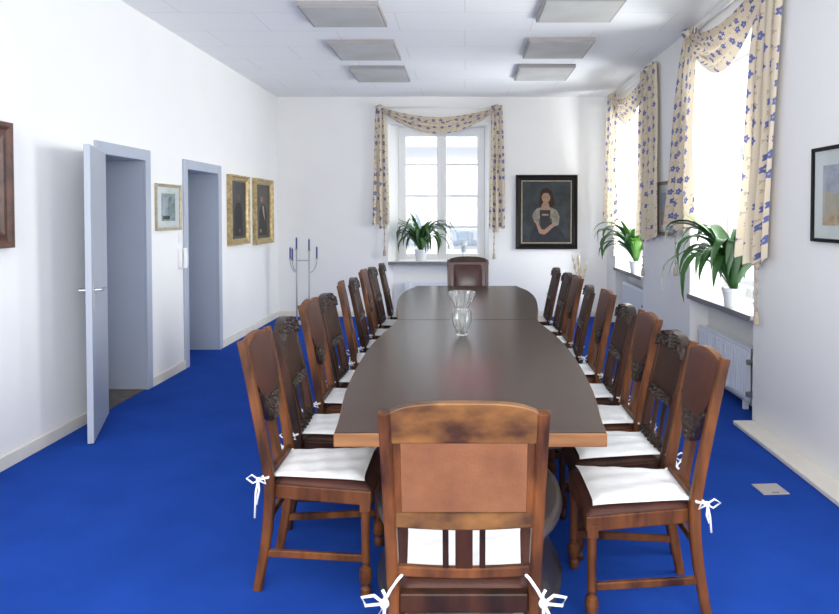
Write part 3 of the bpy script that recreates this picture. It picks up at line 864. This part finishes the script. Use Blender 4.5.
# ------------------------------------------------------------------ curtains
def curtain(name, mapf, label, tails, swag):
    r = empty(name, mapf((swag[0] + swag[1]) / 2, 0, swag[2]))
    base = Vector(r.location)
    P = lambda u, o, z: Vector(mapf(u, o, z)) - base
    for (ta, tb, ba, bb, z1, z0, tu, folds, *ex) in tails:
        oo = 0.055 + (ex[0] if ex else 0)
        m = MB(); Wc = 0.75
        def fn(u, v, ta=ta, tb=tb, ba=ba, bb=bb, z1=z1, z0=z0, folds=folds, oo=oo):
            # v: 0 top - 1 hem
            g = v ** 0.7
            a = ta + (ba - ta) * g; b = tb + (bb - tb) * g
            x = a + (b - a) * u
            hem = 0.07 * (1 - abs(2 * u - 1)) + 0.025 * math.sin(u * folds * 2 * PI)
            z = z1 + (z0 - z1 - hem * v) * v + (0.05 * v * v)
            amp = 0.016 + 0.018 * v
            o = oo + amp * math.sin(u * folds * 2 * PI + 0.5 * math.sin(v * 4)) + 0.008 * math.sin(u * 23 + v * 6) 
            x += 0.010 * math.sin(u * folds * 4 * PI + v * 3)
            return P(x, o, z)
        m.grid(48, 40, fn, uvfn=lambda u, v, q=(z1 - z0), k=ta, wd=max(0.36, 0.9 * abs(bb - ba)): (u * wd + k, (1 - v) * q))
        m.build('curtain_tail', 'curtain', r, smooth=True)
        t = MB(); zt = z0 - 0.02
        t.tube([P(tu, 0.055, zt + 0.05), P(tu + 0.004, 0.06, zt - 0.1), P(tu - 0.004, 0.055, zt - 0.22), P(tu, 0.055, zt - 0.36)], 0.006, 6)
        for dz, rr in ((0.0, 0.022), (0.10, 0.013), (0.20, 0.012), (0.30, 0.013)):
            t.ball(P(tu, 0.056, zt - dz), rr, rr, rr * 1.4)
        t.lathe([(0.008, 0.0), (0.020, -0.02), (0.024, -0.09), (0.022, -0.10)][::-1], P(tu, 0.055, zt - 0.33), 10)
        t.build('tassel', 'tassel', r, smooth=True)
    ua, ub, z, s0, s1 = swag
    m = MB()
    def sw(u, v):
        x = ua + (ub - ua) * u; para = 4 * u * (1 - u)
        para = 0.75 * para + 0.25 * math.sin(PI * u)
        drop = s0 + (s1 - s0) * v
        zz = z - 0.02 - drop * para - 0.05 * v
        zz += 0.012 * math.sin(v * 2 * PI * 3.5) * para
        o = 0.065 + 0.028 * math.sin(v * 2 * PI * 3.5 + 0.6) * (0.25 + 0.75 * para) + 0.06 * para * math.sin(PI * v * 0.8)
        return P(x, o, zz)
    m.grid(44, 42, sw, uvfn=lambda u, v: (u * 1.9, v * 0.75))
    m.build('curtain_swag', 'curtain', r, smooth=True)
    for x in (ua, ub):
        k = MB()
        k.grid(16, 10, lambda u, v: P(x, 0.07, z - 0.04) + Vector(( (0.055 + 0.008 * math.cos(u * 2 * PI * 6)) * math.sin(PI * v) * math.cos(u * 2 * PI), (0.055 + 0.008 * math.cos(u * 2 * PI * 6)) * math.sin(PI * v) * math.sin(u * 2 * PI), 0.05 * math.cos(PI * v))),
               uvfn=lambda u, v: (u * 0.3, v * 0.2))
        k.build('curtain_knot', 'curtain', r, smooth=True)
    rod = MB()
    rod.tube([P(ua + (0.0 if ua < ub else 0.0), 0.035, z - 0.03), P(ub, 0.035, z - 0.03)], 0.011, 10)
    rod.build('curtain_rod', 'white', r, smooth=True)
    tag(r, label, 'curtain', 'flowered swag curtains')
    return r
fb = lambda u, o, z: (u, YB - o, z)
frr = lambda u, o, z: (XR - o, u, z)
curtain('swag_curtain', fb, 'beige curtain with blue flowers draped round the back wall window',
        [(-1.35, -1.22, -1.40, -1.14, 3.19, 1.38, -1.22, 2.5), (0.40, 0.56, 0.36, 0.60, 3.20, 1.33, 0.44, 2.5)], (-1.28, 0.48, 3.20, 0.16, 0.36))
curtain('swag_curtain', frr, 'beige flowered curtain hanging at the right wall window nearest the camera',
        [(6.70, 6.42, 7.40, 6.45, 3.29, 1.40, 7.0, 3.0), (5.0, 4.66, 5.42, 4.86, 3.31, 1.22, 5.05, 3.5)], (6.62, 4.80, 3.30, 0.16, 0.50))
curtain('swag_curtain', frr, 'beige flowered curtain at the right wall window beside the back corner',
        [(9.95, 9.5, 10.25, 9.35, 3.24, 1.42, 9.9, 3.0, 0.07), (8.4, 7.8, 8.6, 7.65, 3.26, 1.28, 8.3, 3.5, 0.0)], (9.95, 8.05, 3.25, 0.16, 0.46))

# ------------------------------------------------------------------ plants
def plant(loc, label, n, Ls, pot_r, pot_h, seed, wide=0.02, squash=(1, 1), young=0.3, lean=(0,0), box=None):
    rnd = random.Random(seed)
    r = empty('potted_plant', loc)
    p = MB(); p.lathe([(pot_r * 0.72, 0.0), (pot_r * 0.78, 0.01), (pot_r * 0.95, pot_h * 0.8), (pot_r * 1.03, pot_h * 0.82), (pot_r * 1.03, pot_h), (pot_r * 0.9, pot_h), (pot_r * 0.88, pot_h * 0.86), (0.02, pot_h * 0.86)], (0, 0, 0.0), 24)
    pt = p.build('pot', 'pot', r, smooth=False)
    MB().lathe([(pot_r * 0.86, pot_h * 0.865), (pot_r * 0.8, pot_h * 0.89), (0.01, pot_h * 0.9)], seg=16).build('soil', 'soil', pt)
    f = MB()
    for i in range(n):
        az = 2 * PI * i / n * 2.399963 * 1.0 + rnd.uniform(-.3, .3)
        az = (i * 2.399963) + rnd.uniform(-.2, .2)
        L = Ls * rnd.uniform(0.65, 1.08)
        yg = rnd.random() < young
        el = R(rnd.uniform(62, 88)) if yg else R(rnd.uniform(52, 84))
        if yg: L *= 0.8
        droop = rnd.uniform(0.9, 1.9) if yg else rnd.uniform(2.4, 3.3)
        w = wide * rnd.uniform(0.8, 1.25)
        pos = Vector((0.02 * math.cos(az), 0.02 * math.sin(az), pot_h * 0.88)); N = 14
        cen = []; e = el
        for j in range(N + 1):
            cen.append((pos.copy(), e))
            st = L / N
            pos += Vector((math.cos(az) * math.cos(e) * st * squash[0] + lean[0] * st, math.sin(az) * math.cos(e) * st * squash[1] + lean[1] * st, math.sin(e) * st))
            e = el - droop * ((j + 1) / N) ** 1.6
            if box:
                pos.x = min(max(pos.x, box[0]), box[1]); pos.y = min(max(pos.y, box[2]), box[3])
        side = Vector((-math.sin(az), math.cos(az), 0))
        vs = []
        for j, (c, e) in enumerate(cen):
            t = j / N; ww = w * (0.35 + 0.65 * math.sin(min(1, t / 0.45) * PI / 2)) * (1 - max(0, (t - 0.55) / 0.45) ** 1.8) + 0.0006
            nn = Vector((-math.cos(az) * math.sin(e), -math.sin(az) * math.sin(e), math.cos(e)))
            vs += [c - side * ww + nn * ww * 0.35, c, c + side * ww + nn * ww * 0.35]
        fs = []
        for j in range(N): fs += [(j*3, j*3+1, j*3+4, j*3+3), (j*3+1, j*3+2, j*3+5, j*3+4)]
        f.raw(vs, fs, 1 if yg else 0)
    f.build('foliage', ['leaf', 'leaf2'], r, smooth=True, fix=False)
    tag(r, label, 'plant', 'potted plants on the window sills')
    return r
plant((-0.68, YB + 0.13, 0.8375), 'leafy potted plant in white pot on the back window sill', 60, 0.96, 0.10, 0.18, 3, 0.026, (0.85, 0.5), lean=(0, -0.12), young=0.3, box=(-0.34, 0.6, -0.24, 0.09))
plant((2.20, 5.72, 0.8065), 'big strap-leaved plant on the sill of the nearer right window', 46, 1.10, 0.09, 0.16, 11, 0.043, (0.7, 0.85), lean=(-0.05, 0.02), young=0.15, box=(-0.5, 0.20, -0.32, 0.8))
plant((2.20, 8.98, 0.8065), 'green strap-leaved plant on the right sill beside the back corner', 36, 1.0, 0.09, 0.16, 21, 0.036, (0.75, 0.85), lean=(-0.14, 0), young=0.45, box=(-0.5, 0.22, -0.44, 0.8))

# glass goblet on the back sill
r = empty('glass_goblet', (-0.02, YB + 0.12, 0.8375))
g = MB(); g.lathe([(0.045, 0), (0.045, 0.008), (0.012, 0.02), (0.012, 0.09), (0.04, 0.13), (0.055, 0.22), (0.085, 0.34), (0.079, 0.34), (0.048, 0.22), (0.033, 0.14), (0.006, 0.125)], seg=24)
g.build('goblet_glass', 'thin_glass', r, smooth=True)
MB().ball((0, 0, 0.19), 0.028, 0.028, 0.05).build('blue_filling', 'ornament_blue', r, smooth=True)
tag(r, 'clear glass goblet with teal filling on the back window sill', 'glass')

# ------------------------------------------------------------------ floor candelabrum
r = empty('candelabrum', (-2.32, 10.0, 0))
b = MB(); b.lathe([(0.16, 0.0), (0.16, 0.012), (0.10, 0.022), (0.02, 0.03)], seg=24); b.box((-0.10, -0.02, 0.012), (0.10, 0.02, 0.035)); b.build('base', 'iron', r)
px = (-0.09, 0.09)
for x in px:
    MB().tube([(x, 0, 0.02), (x, 0, 1.05 if x < 0 else 1.03)], 0.011, 10).build('pole', 'iron', r, smooth=True)
MB().tube([(-0.09, 0, 0.90), (0.09, 0, 0.90)], 0.008).build('cross_bar', 'iron', r)
cand = []
def arm(x0, x1, y1, zlow, ztop):
    pts = []
    for i in range(9):
        t = i / 8 * PI / 2
        pts.append((x0 + (x1 - x0) * math.sin(t), y1 * math.sin(t), zlow + (ztop - zlow) * (1 - math.cos(t))))
    MB().tube(pts, 0.007).build('arm', 'iron', r, smooth=True)
    cand.append((x1, y1, ztop))
arm(-0.09, -0.18, 0.0, 0.73, 0.91); arm(0.09, 0.20, 0, 0.73, 0.92); arm(-0.09, -0.12, -0.12, 0.75, 0.90)
cand += [(-0.09, 0, 1.08), (0.09, 0, 1.05)]
for o in [c for c in r.children if c.name.startswith('pole')]: pass
labels = ['outer left one of the five blue candles', 'outer right one of the five blue candles', 'blue candle on the arm reaching forward', 'blue candle topping the left pole of the candelabrum', 'blue candle topping the right pole of the candelabrum']
for (x, y, z), lb in zip(cand, labels):
    zz = z if z < 1.0 else (1.05 if x < 0 else 1.03)
    MB().lathe([(0.008, 0.0), (0.022, 0.006), (0.024, 0.016), (0.014, 0.018)], (x, y, zz - 0.001), 14).build('candle_cup', 'iron', r)
    c = MB().lathe([(0.0125, 0.0), (0.0125, 0.15), (0.006, 0.158), (0.001, 0.172)], seg=12).build('candle', 'candle', smooth=False, loc=(-2.32 + x, 10.0 + y, zz + 0.0175))
    tag(c, lb, 'candle', 'blue candles on the candelabrum')
tag(r, 'tall pale metal floor candelabrum with blue candles in left back corner', 'candelabrum')

# ------------------------------------------------------------------ pampas grass in a floor vase
r = empty('floor_vase', (1.67, 10.1, 0))
MB().lathe([(0.08, 0), (0.11, 0.02), (0.14, 0.15), (0.12, 0.32), (0.06, 0.42), (0.07, 0.46), (0.06, 0.46), (0.05, 0.42), (0.02, 0.40)], seg=24).build('vase_body', 'pot', r, smooth=True)
tag(r, 'pale floor vase holding pampas grass in right back corner', 'vase')
g = empty('pampas_grass', (1.67, 10.1, 0.41)); rnd = random.Random(5)
for i in range(4):
    a = rnd.uniform(0, 2 * PI); L = rnd.uniform(0.42, 0.58); q = 0.05 + 0.03 * i
    tip = Vector((q * math.cos(a), q * math.sin(a) * 0.5, L)); m = MB()
    m.tube([(0, 0, 0), tip * 0.55, tip * 0.7], 0.003, 5)
    for k in range(60):
        t = rnd.uniform(0.5, 1.0); p0 = tip * t; th = rnd.uniform(0, 2 * PI); l = 0.035 * (1.3 - t)+0.012
        p1 = p0 + Vector((l * math.cos(th), l * math.sin(th), 0.05))
        m.tube([p0, (p0 + p1) / 2 + Vector((0, 0, 0.01)), p1], [0.003, 0.0035, 0.001], 4)
    m.build('plume', 'pampas', g)
tag(g, 'dry beige pampas plumes rising behind the right row of chairs', 'dried grass', kind='thing')

# ------------------------------------------------------------------ radiators
def radiator(loc, rz, w, label, h=0.42, knobs=True):
    # local: x along, -y to the room, base at z=0.1
    r = empty('radiator', loc, rz)
    m = MB(); m.box((-w/2, -0.045, 0.10), (w/2, -0.03, 0.10 + h)); m.box((-w/2, 0.03, 0.10), (w/2, 0.045, 0.10 + h))
    n = int(w / 0.055)
    for i in range(n):
        x = -w/2 + (i + 0.5) * w / n; m.box((x - 0.014, -0.052, 0.13), (x + 0.014, -0.045, 0.10 + h - 0.03))
    m.build('panel', 'radiator', r, bevel=0.003)
    g = MB(); g.box((-w/2, -0.03, 0.10 + h - 0.012), (w/2, 0.03, 0.10 + h - 0.006), 1)
    for i in range(int(w / 0.025)):
        x = -w/2 + 0.0125 + i * 0.025; g.box((x - 0.004, -0.03, 0.10 + h - 0.006), (x + 0.004, 0.03, 0.10 + h))
    g.build('top_grille', ['radiator', 'dgrey'], r)
    for s in (-1, 1):
        MB().box((s * w * 0.35 - 0.015, -0.02, 0.0), (s * w * 0.35 + 0.015, 0.02, 0.10)).build('foot', 'radiator', r)
    if knobs:
        for z in (0.42, 0.17):
            k = MB()
            k.tube([(w/2, 0, z), (w/2 + 0.03, 0, z)], 0.010)
            k.tube([(w/2 + 0.028, 0.0, z), (w/2 + 0.028, -0.075, z)], [0.024, 0.020], 14)
            k.build('valve', 'dgrey', r)
        MB().tube([(w/2 + 0.028, 0.01, 0.42), (w/2 + 0.04, 0.03, 0.3), (w/2 + 0.04, 0.03, 0.0)], 0.008).build('pipe', 'radiator', r)
    tag(r, label, 'radiator', 'white radiators under the windows')
radiator((XR + 0.10, 6.02, 0), -PI/2 , 1.16, 'white radiator in the bay under the nearer right window', 0.42)
radiator((XR + 0.10, 9.26, 0), -PI/2 , 1.16, 'white radiator under the right window beside the back corner', 0.52)
radiator((-0.36, YB + 0.09, 0), 0, 1.15, 'white radiator with grey grille under the back window', 0.42, False)

# ------------------------------------------------------------------ pictures
def frame(m, w, h, fw, d0, d1, mi=0):
    # moulding of a frame in local x (across), z (up), y towards viewer negative; outer depth d0, inner depth d1
    o = [(-w/2, -h/2), (w/2, -h/2), (w/2, h/2), (-w/2, h/2)]
    prof = [(0.0, 0.0), (0.0, d0), (fw * 0.25, d0 * 1.0), (fw * 0.45, (d0 + d1) / 2 * 0.9), (fw * 0.75, (d0 + d1) / 2), (fw, d1), (fw, 0.0)]
    vs = []
    for ins, dep in prof:
        for sx, sz in ((-1, -1), (1, -1), (1, 1), (-1, 1)):
            vs.append((sx * (w/2 - ins), -dep, sz * (h/2 - ins)))
    fs = []; n = len(prof)
    for i in range(n):
        j = (i + 1) % n
        for k in range(4): fs.append((i*4+k, i*4+(k+1)%4, j*4+(k+1)%4, j*4+k))
    m.raw(vs, fs, mi)
def poly(m, pts, y, mi):   # painted patch, one brush layer thick
    n = len(pts)
    m.raw([(p[0], y, p[1]) for p in pts] , [tuple(range(n))], mi)
def ell(cx, cz, rx, rz, n=18, a0=0): return [(cx + rx * math.cos(2*PI*i/n + a0), cz + rz * math.sin(2*PI*i/n + a0)) for i in range(n)]
def picture(name, loc, rz, w, h, fw, d0, d1, fmat, canvas_mats, paint, label, cat='picture', group=None, lean=0.0, liner=None, glass=False):
    r = empty(name, loc, rz); r.rotation_euler = (lean, 0, rz)
    m = MB(); frame(m, w, h, fw, d0, d1); f = m.build('frame', fmat, r)
    if liner:
        m = MB(); frame(m, w - 2*fw, h - 2*fw, liner[0], d1 * 0.95, d1 * 0.7); m.build('gilt_liner', liner[1], f)
    c = MB(); iw, ih = w/2 - fw * 0.98, h/2 - fw * 0.98
    c.box((-iw, -d1 * 0.45, -ih), (iw, -0.002, ih), 0)
    if paint: paint(c, iw, ih, -d1 * 0.45 - 0.0006)
    c.build('canvas', canvas_mats, r, fix=False)
    if glass: MB().box((-iw, -d1 * 0.8, -ih), (iw, -d1 * 0.8 + 0.002, ih)).build('glass', 'pane', r)
    tag(r, label, cat, group)
    return r
def woman(c, w, h, y):
    X = lambda u: (u - 0.5) * 2 * w; Z = lambda v: (0.5 - v) * 2 * h
    P = lambda pts: [(X(a), Z(b)) for a, b in pts]
    q = 0.0004
    poly(c, P([(0.14, 1.0), (0.22, 0.80), (0.30, 0.70), (0.62, 0.68), (0.80, 0.80), (0.93, 1.0)]), y, 5)         # skirt
    poly(c, P([(0.37, 0.28), (0.38, 0.18), (0.44, 0.125), (0.52, 0.12), (0.60, 0.17), (0.64, 0.27), (0.67, 0.38), (0.60, 0.44), (0.38, 0.43), (0.35, 0.36)]), y - q, 2)   # hair
    poly(c, P([(0.25, 0.50), (0.32, 0.44), (0.44, 0.42), (0.60, 0.43), (0.70, 0.47), (0.76, 0.57), (0.74, 0.70), (0.62, 0.75), (0.60, 0.60), (0.36, 0.60), (0.36, 0.70), (0.26, 0.66), (0.22, 0.57)]), y - 2*q, 3)  # blouse
    poly(c, P([(0.37, 0.47), (0.58, 0.47), (0.57, 0.60), (0.55, 0.73), (0.40, 0.73), (0.37, 0.58)]), y - 3*q, 4)  # bodice
    poly(c, P([(0.40, 0.40), (0.44, 0.34), (0.53, 0.34), (0.56, 0.41), (0.55, 0.47), (0.40, 0.47)]), y - 4*q, 1)  # neck
    poly(c, [(X(a / (2*w) + 0.5), b) for a, b in ell(X(0.49), Z(0.27), 0.085 * w * 2, 0.088 * h * 2)], y - 5*q, 1)  # face
    poly(c, P([(0.40, 0.25), (0.42, 0.17), (0.50, 0.15), (0.58, 0.19), (0.58, 0.26), (0.53, 0.20), (0.45, 0.20)]), y - 6*q, 2)
    for ex in (0.455, 0.525): poly(c, ell(X(ex), Z(0.262), 0.012 * 2 * w, 0.006 * 2 * h, 8), y - 6*q, 2)
    poly(c, ell(X(0.49), Z(0.318), 0.018 * 2 * w, 0.005 * 2 * h, 8), y - 6*q, 6)
    poly(c, P([(0.41, 0.53), (0.54, 0.53), (0.54, 0.56), (0.41, 0.56)]), y - 4*q, 3)
    poly(c, P([(0.28, 0.66), (0.34, 0.66), (0.40, 0.77), (0.52, 0.80), (0.46, 0.86), (0.36, 0.84)]), y - 4*q, 1)  # arms and hands
    poly(c, P([(0.66, 0.68), (0.58, 0.70), (0.46, 0.78), (0.42, 0.85), (0.50, 0.84), (0.62, 0.75)]), y - 5*q, 1)
pw, ph = 0.935, 1.125
picture('portrait_painting', (1.237, YB - 0.002, 1.595), 0, pw, ph, 0.085, 0.045, 0.028, 'frame_black',
        ['canvas_grey', 'skin', 'hair', 'blouse', 'bodice', 'skirtp', 'print_rust'], woman, 'black-framed portrait of a seated woman on the back wall', 'painting', liner=(0.016, 'goldpale'))
def dark_figure(s):
    def f(c, w, h, y):
        poly(c, ell(0.1 * w * s, 0.45 * h, 0.20 * w, 0.12 * h), y, 1)
        poly(c, [(-0.5 * w, -0.9 * h), (-0.45 * w, 0.0), (-0.15 * w, 0.26 * h), (0.3 * w, 0.26 * h), (0.6 * w, -0.05 * h), (0.65 * w, -0.9 * h)], y + 0.0003, 2)
        poly(c, ell(0.25 * w * s, -0.72 * h, 0.14 * w, 0.07 * h), y, 1)
        if s < 0: poly(c, [(-0.05 * w, 0.22 * h), (0.2 * w, 0.2 * h), (0.35 * w, -0.35 * h), (0.1 * w, -0.1 * h)], y - 0.0003, 3)
    return f
picture('portrait_painting', (XL + 0.002, 8.74, 1.615), PI/2, 0.72, 0.86, 0.075, 0.06, 0.03, 'gold', ['canvas_dark', 'frame_brown', 'frame_black', 'goldpale'], dark_figure(1), 'gilt-framed dark portrait beside the far doorway', 'painting', 'gilt framed portraits')
picture('portrait_painting', (XL + 0.002, 9.80, 1.60), PI/2, 0.84, 0.90, 0.08, 0.06, 0.03, 'gold', ['canvas_brown', 'skin', 'frame_black', 'goldpale'], dark_figure(-1), 'gilt-framed dark portrait nearest the left back corner', 'painting', 'gilt framed portraits')
def print1(c, w, h, y):
    poly(c, [(-0.62*w, -0.68*h), (0.62*w, -0.68*h), (0.62*w, 0.68*h), (-0.62*w, 0.68*h)], y, 1)
    poly(c, [(-0.5*w, -0.5*h), (-0.05*w, -0.5*h), (-0.05*w, 0.5*h), (-0.5*w, 0.5*h)], y - .0004, 2)
    poly(c, [(-0.5*w, -0.6*h), (0.1*w, -0.6*h), (0.1*w, -0.42*h), (-0.5*w, -0.42*h)], y - .0008, 3)
picture('framed_print', (XL + 0.002, 6.71, 1.635), PI/2, 0.56, 0.44, 0.028, 0.022, 0.014, 'goldpale', ['matboard', 'print_green', 'print_sky', 'canvas_grey'], print1, 'small framed print hanging between the two doorways', glass=True)
picture('painting', (XL + 0.002, 3.85, 1.75), PI/2, 1.0, 0.77, 0.11, 0.05, 0.03, 'frame_brown', ['canvas_ochre'], None, 'dark brown framed painting at the left edge, before the open door', 'painting')
def print2(c, w, h, y):
    poly(c, [(-0.72*w, -0.70*h), (0.72*w, -0.70*h), (0.72*w, 0.66*h), (-0.72*w, 0.66*h)], y, 1)
    poly(c, [(-0.72*w, -0.70*h), (0.72*w, -0.70*h), (0.72*w, 0.0*h), (0.3*w, 0.12*h), (-0.2*w, -0.02*h), (-0.72*w, 0.10*h)], y - .0004, 2)
    poly(c, [(-0.72*w, -0.70*h), (0.72*w, -0.70*h), (0.72*w, -0.50*h), (0.0*w, -0.42*h), (-0.72*w, -0.52*h)], y - .0008, 3)
picture('framed_print', (XR - 0.002, 3.97, 1.69), -PI/2, 0.74, 0.57, 0.022, 0.022, 0.016, 'frame_black', ['matboard', 'print_sky', 'print_sand', 'print_rust'], print2, 'black-framed landscape print on the right wall by the camera', glass=True)
picture('framed_print', (XR - 0.002, 7.50, 1.63), -PI/2, 0.62, 0.58, 0.035, 0.022, 0.016, 'frame_rose', ['matboard', 'print_sky', 'print_sand', 'print_rust'], print2, 'small brown-framed picture between the two right wall curtains', glass=True)

# ------------------------------------------------------------------ small wall and floor fittings
r = empty('wall_telephone', (XL, 6.985, 1.13))
MB().box((0.0005, -0.045, -0.10), (0.035, 0.045, 0.10)).build('wall_plate', 'white', r, bevel=0.006)
MB().sweep([(0.055, 0, -0.10), (0.062, 0, 0.0), (0.055, 0, 0.10)], 0.045, 0.03, side=Vector((0, 1, 0))).build('handset', 'white', r, bevel=0.008)
tag(r, 'small white wall telephone left of the far doorway', 'telephone')
r = empty('light_switch', (XL, 6.985, 1.33))
MB().box((0.0005, -0.035, -0.05), (0.010, 0.035, 0.05)).build('switch_plate', 'white', r, bevel=0.003)
MB().box((0.010, -0.02, -0.03), (0.014, 0.02, 0.03)).build('rocker', 'white', r, bevel=0.002)
tag(r, 'white light switch above the wall telephone', 'switch')
r = empty('floor_outlet', (1.745, 3.96, 0), R(4))
MB().box((-0.075, -0.075, 0.0), (0.075, 0.075, 0.006)).build('outlet_lid', 'plate', r, bevel=0.002)
MB().box((-0.02, -0.065, 0.006), (0.02, -0.052, 0.008)).build('lid_grip', 'dgrey', r)
tag(r, 'square grey outlet cover lying flush in the blue carpet', 'floor outlet')
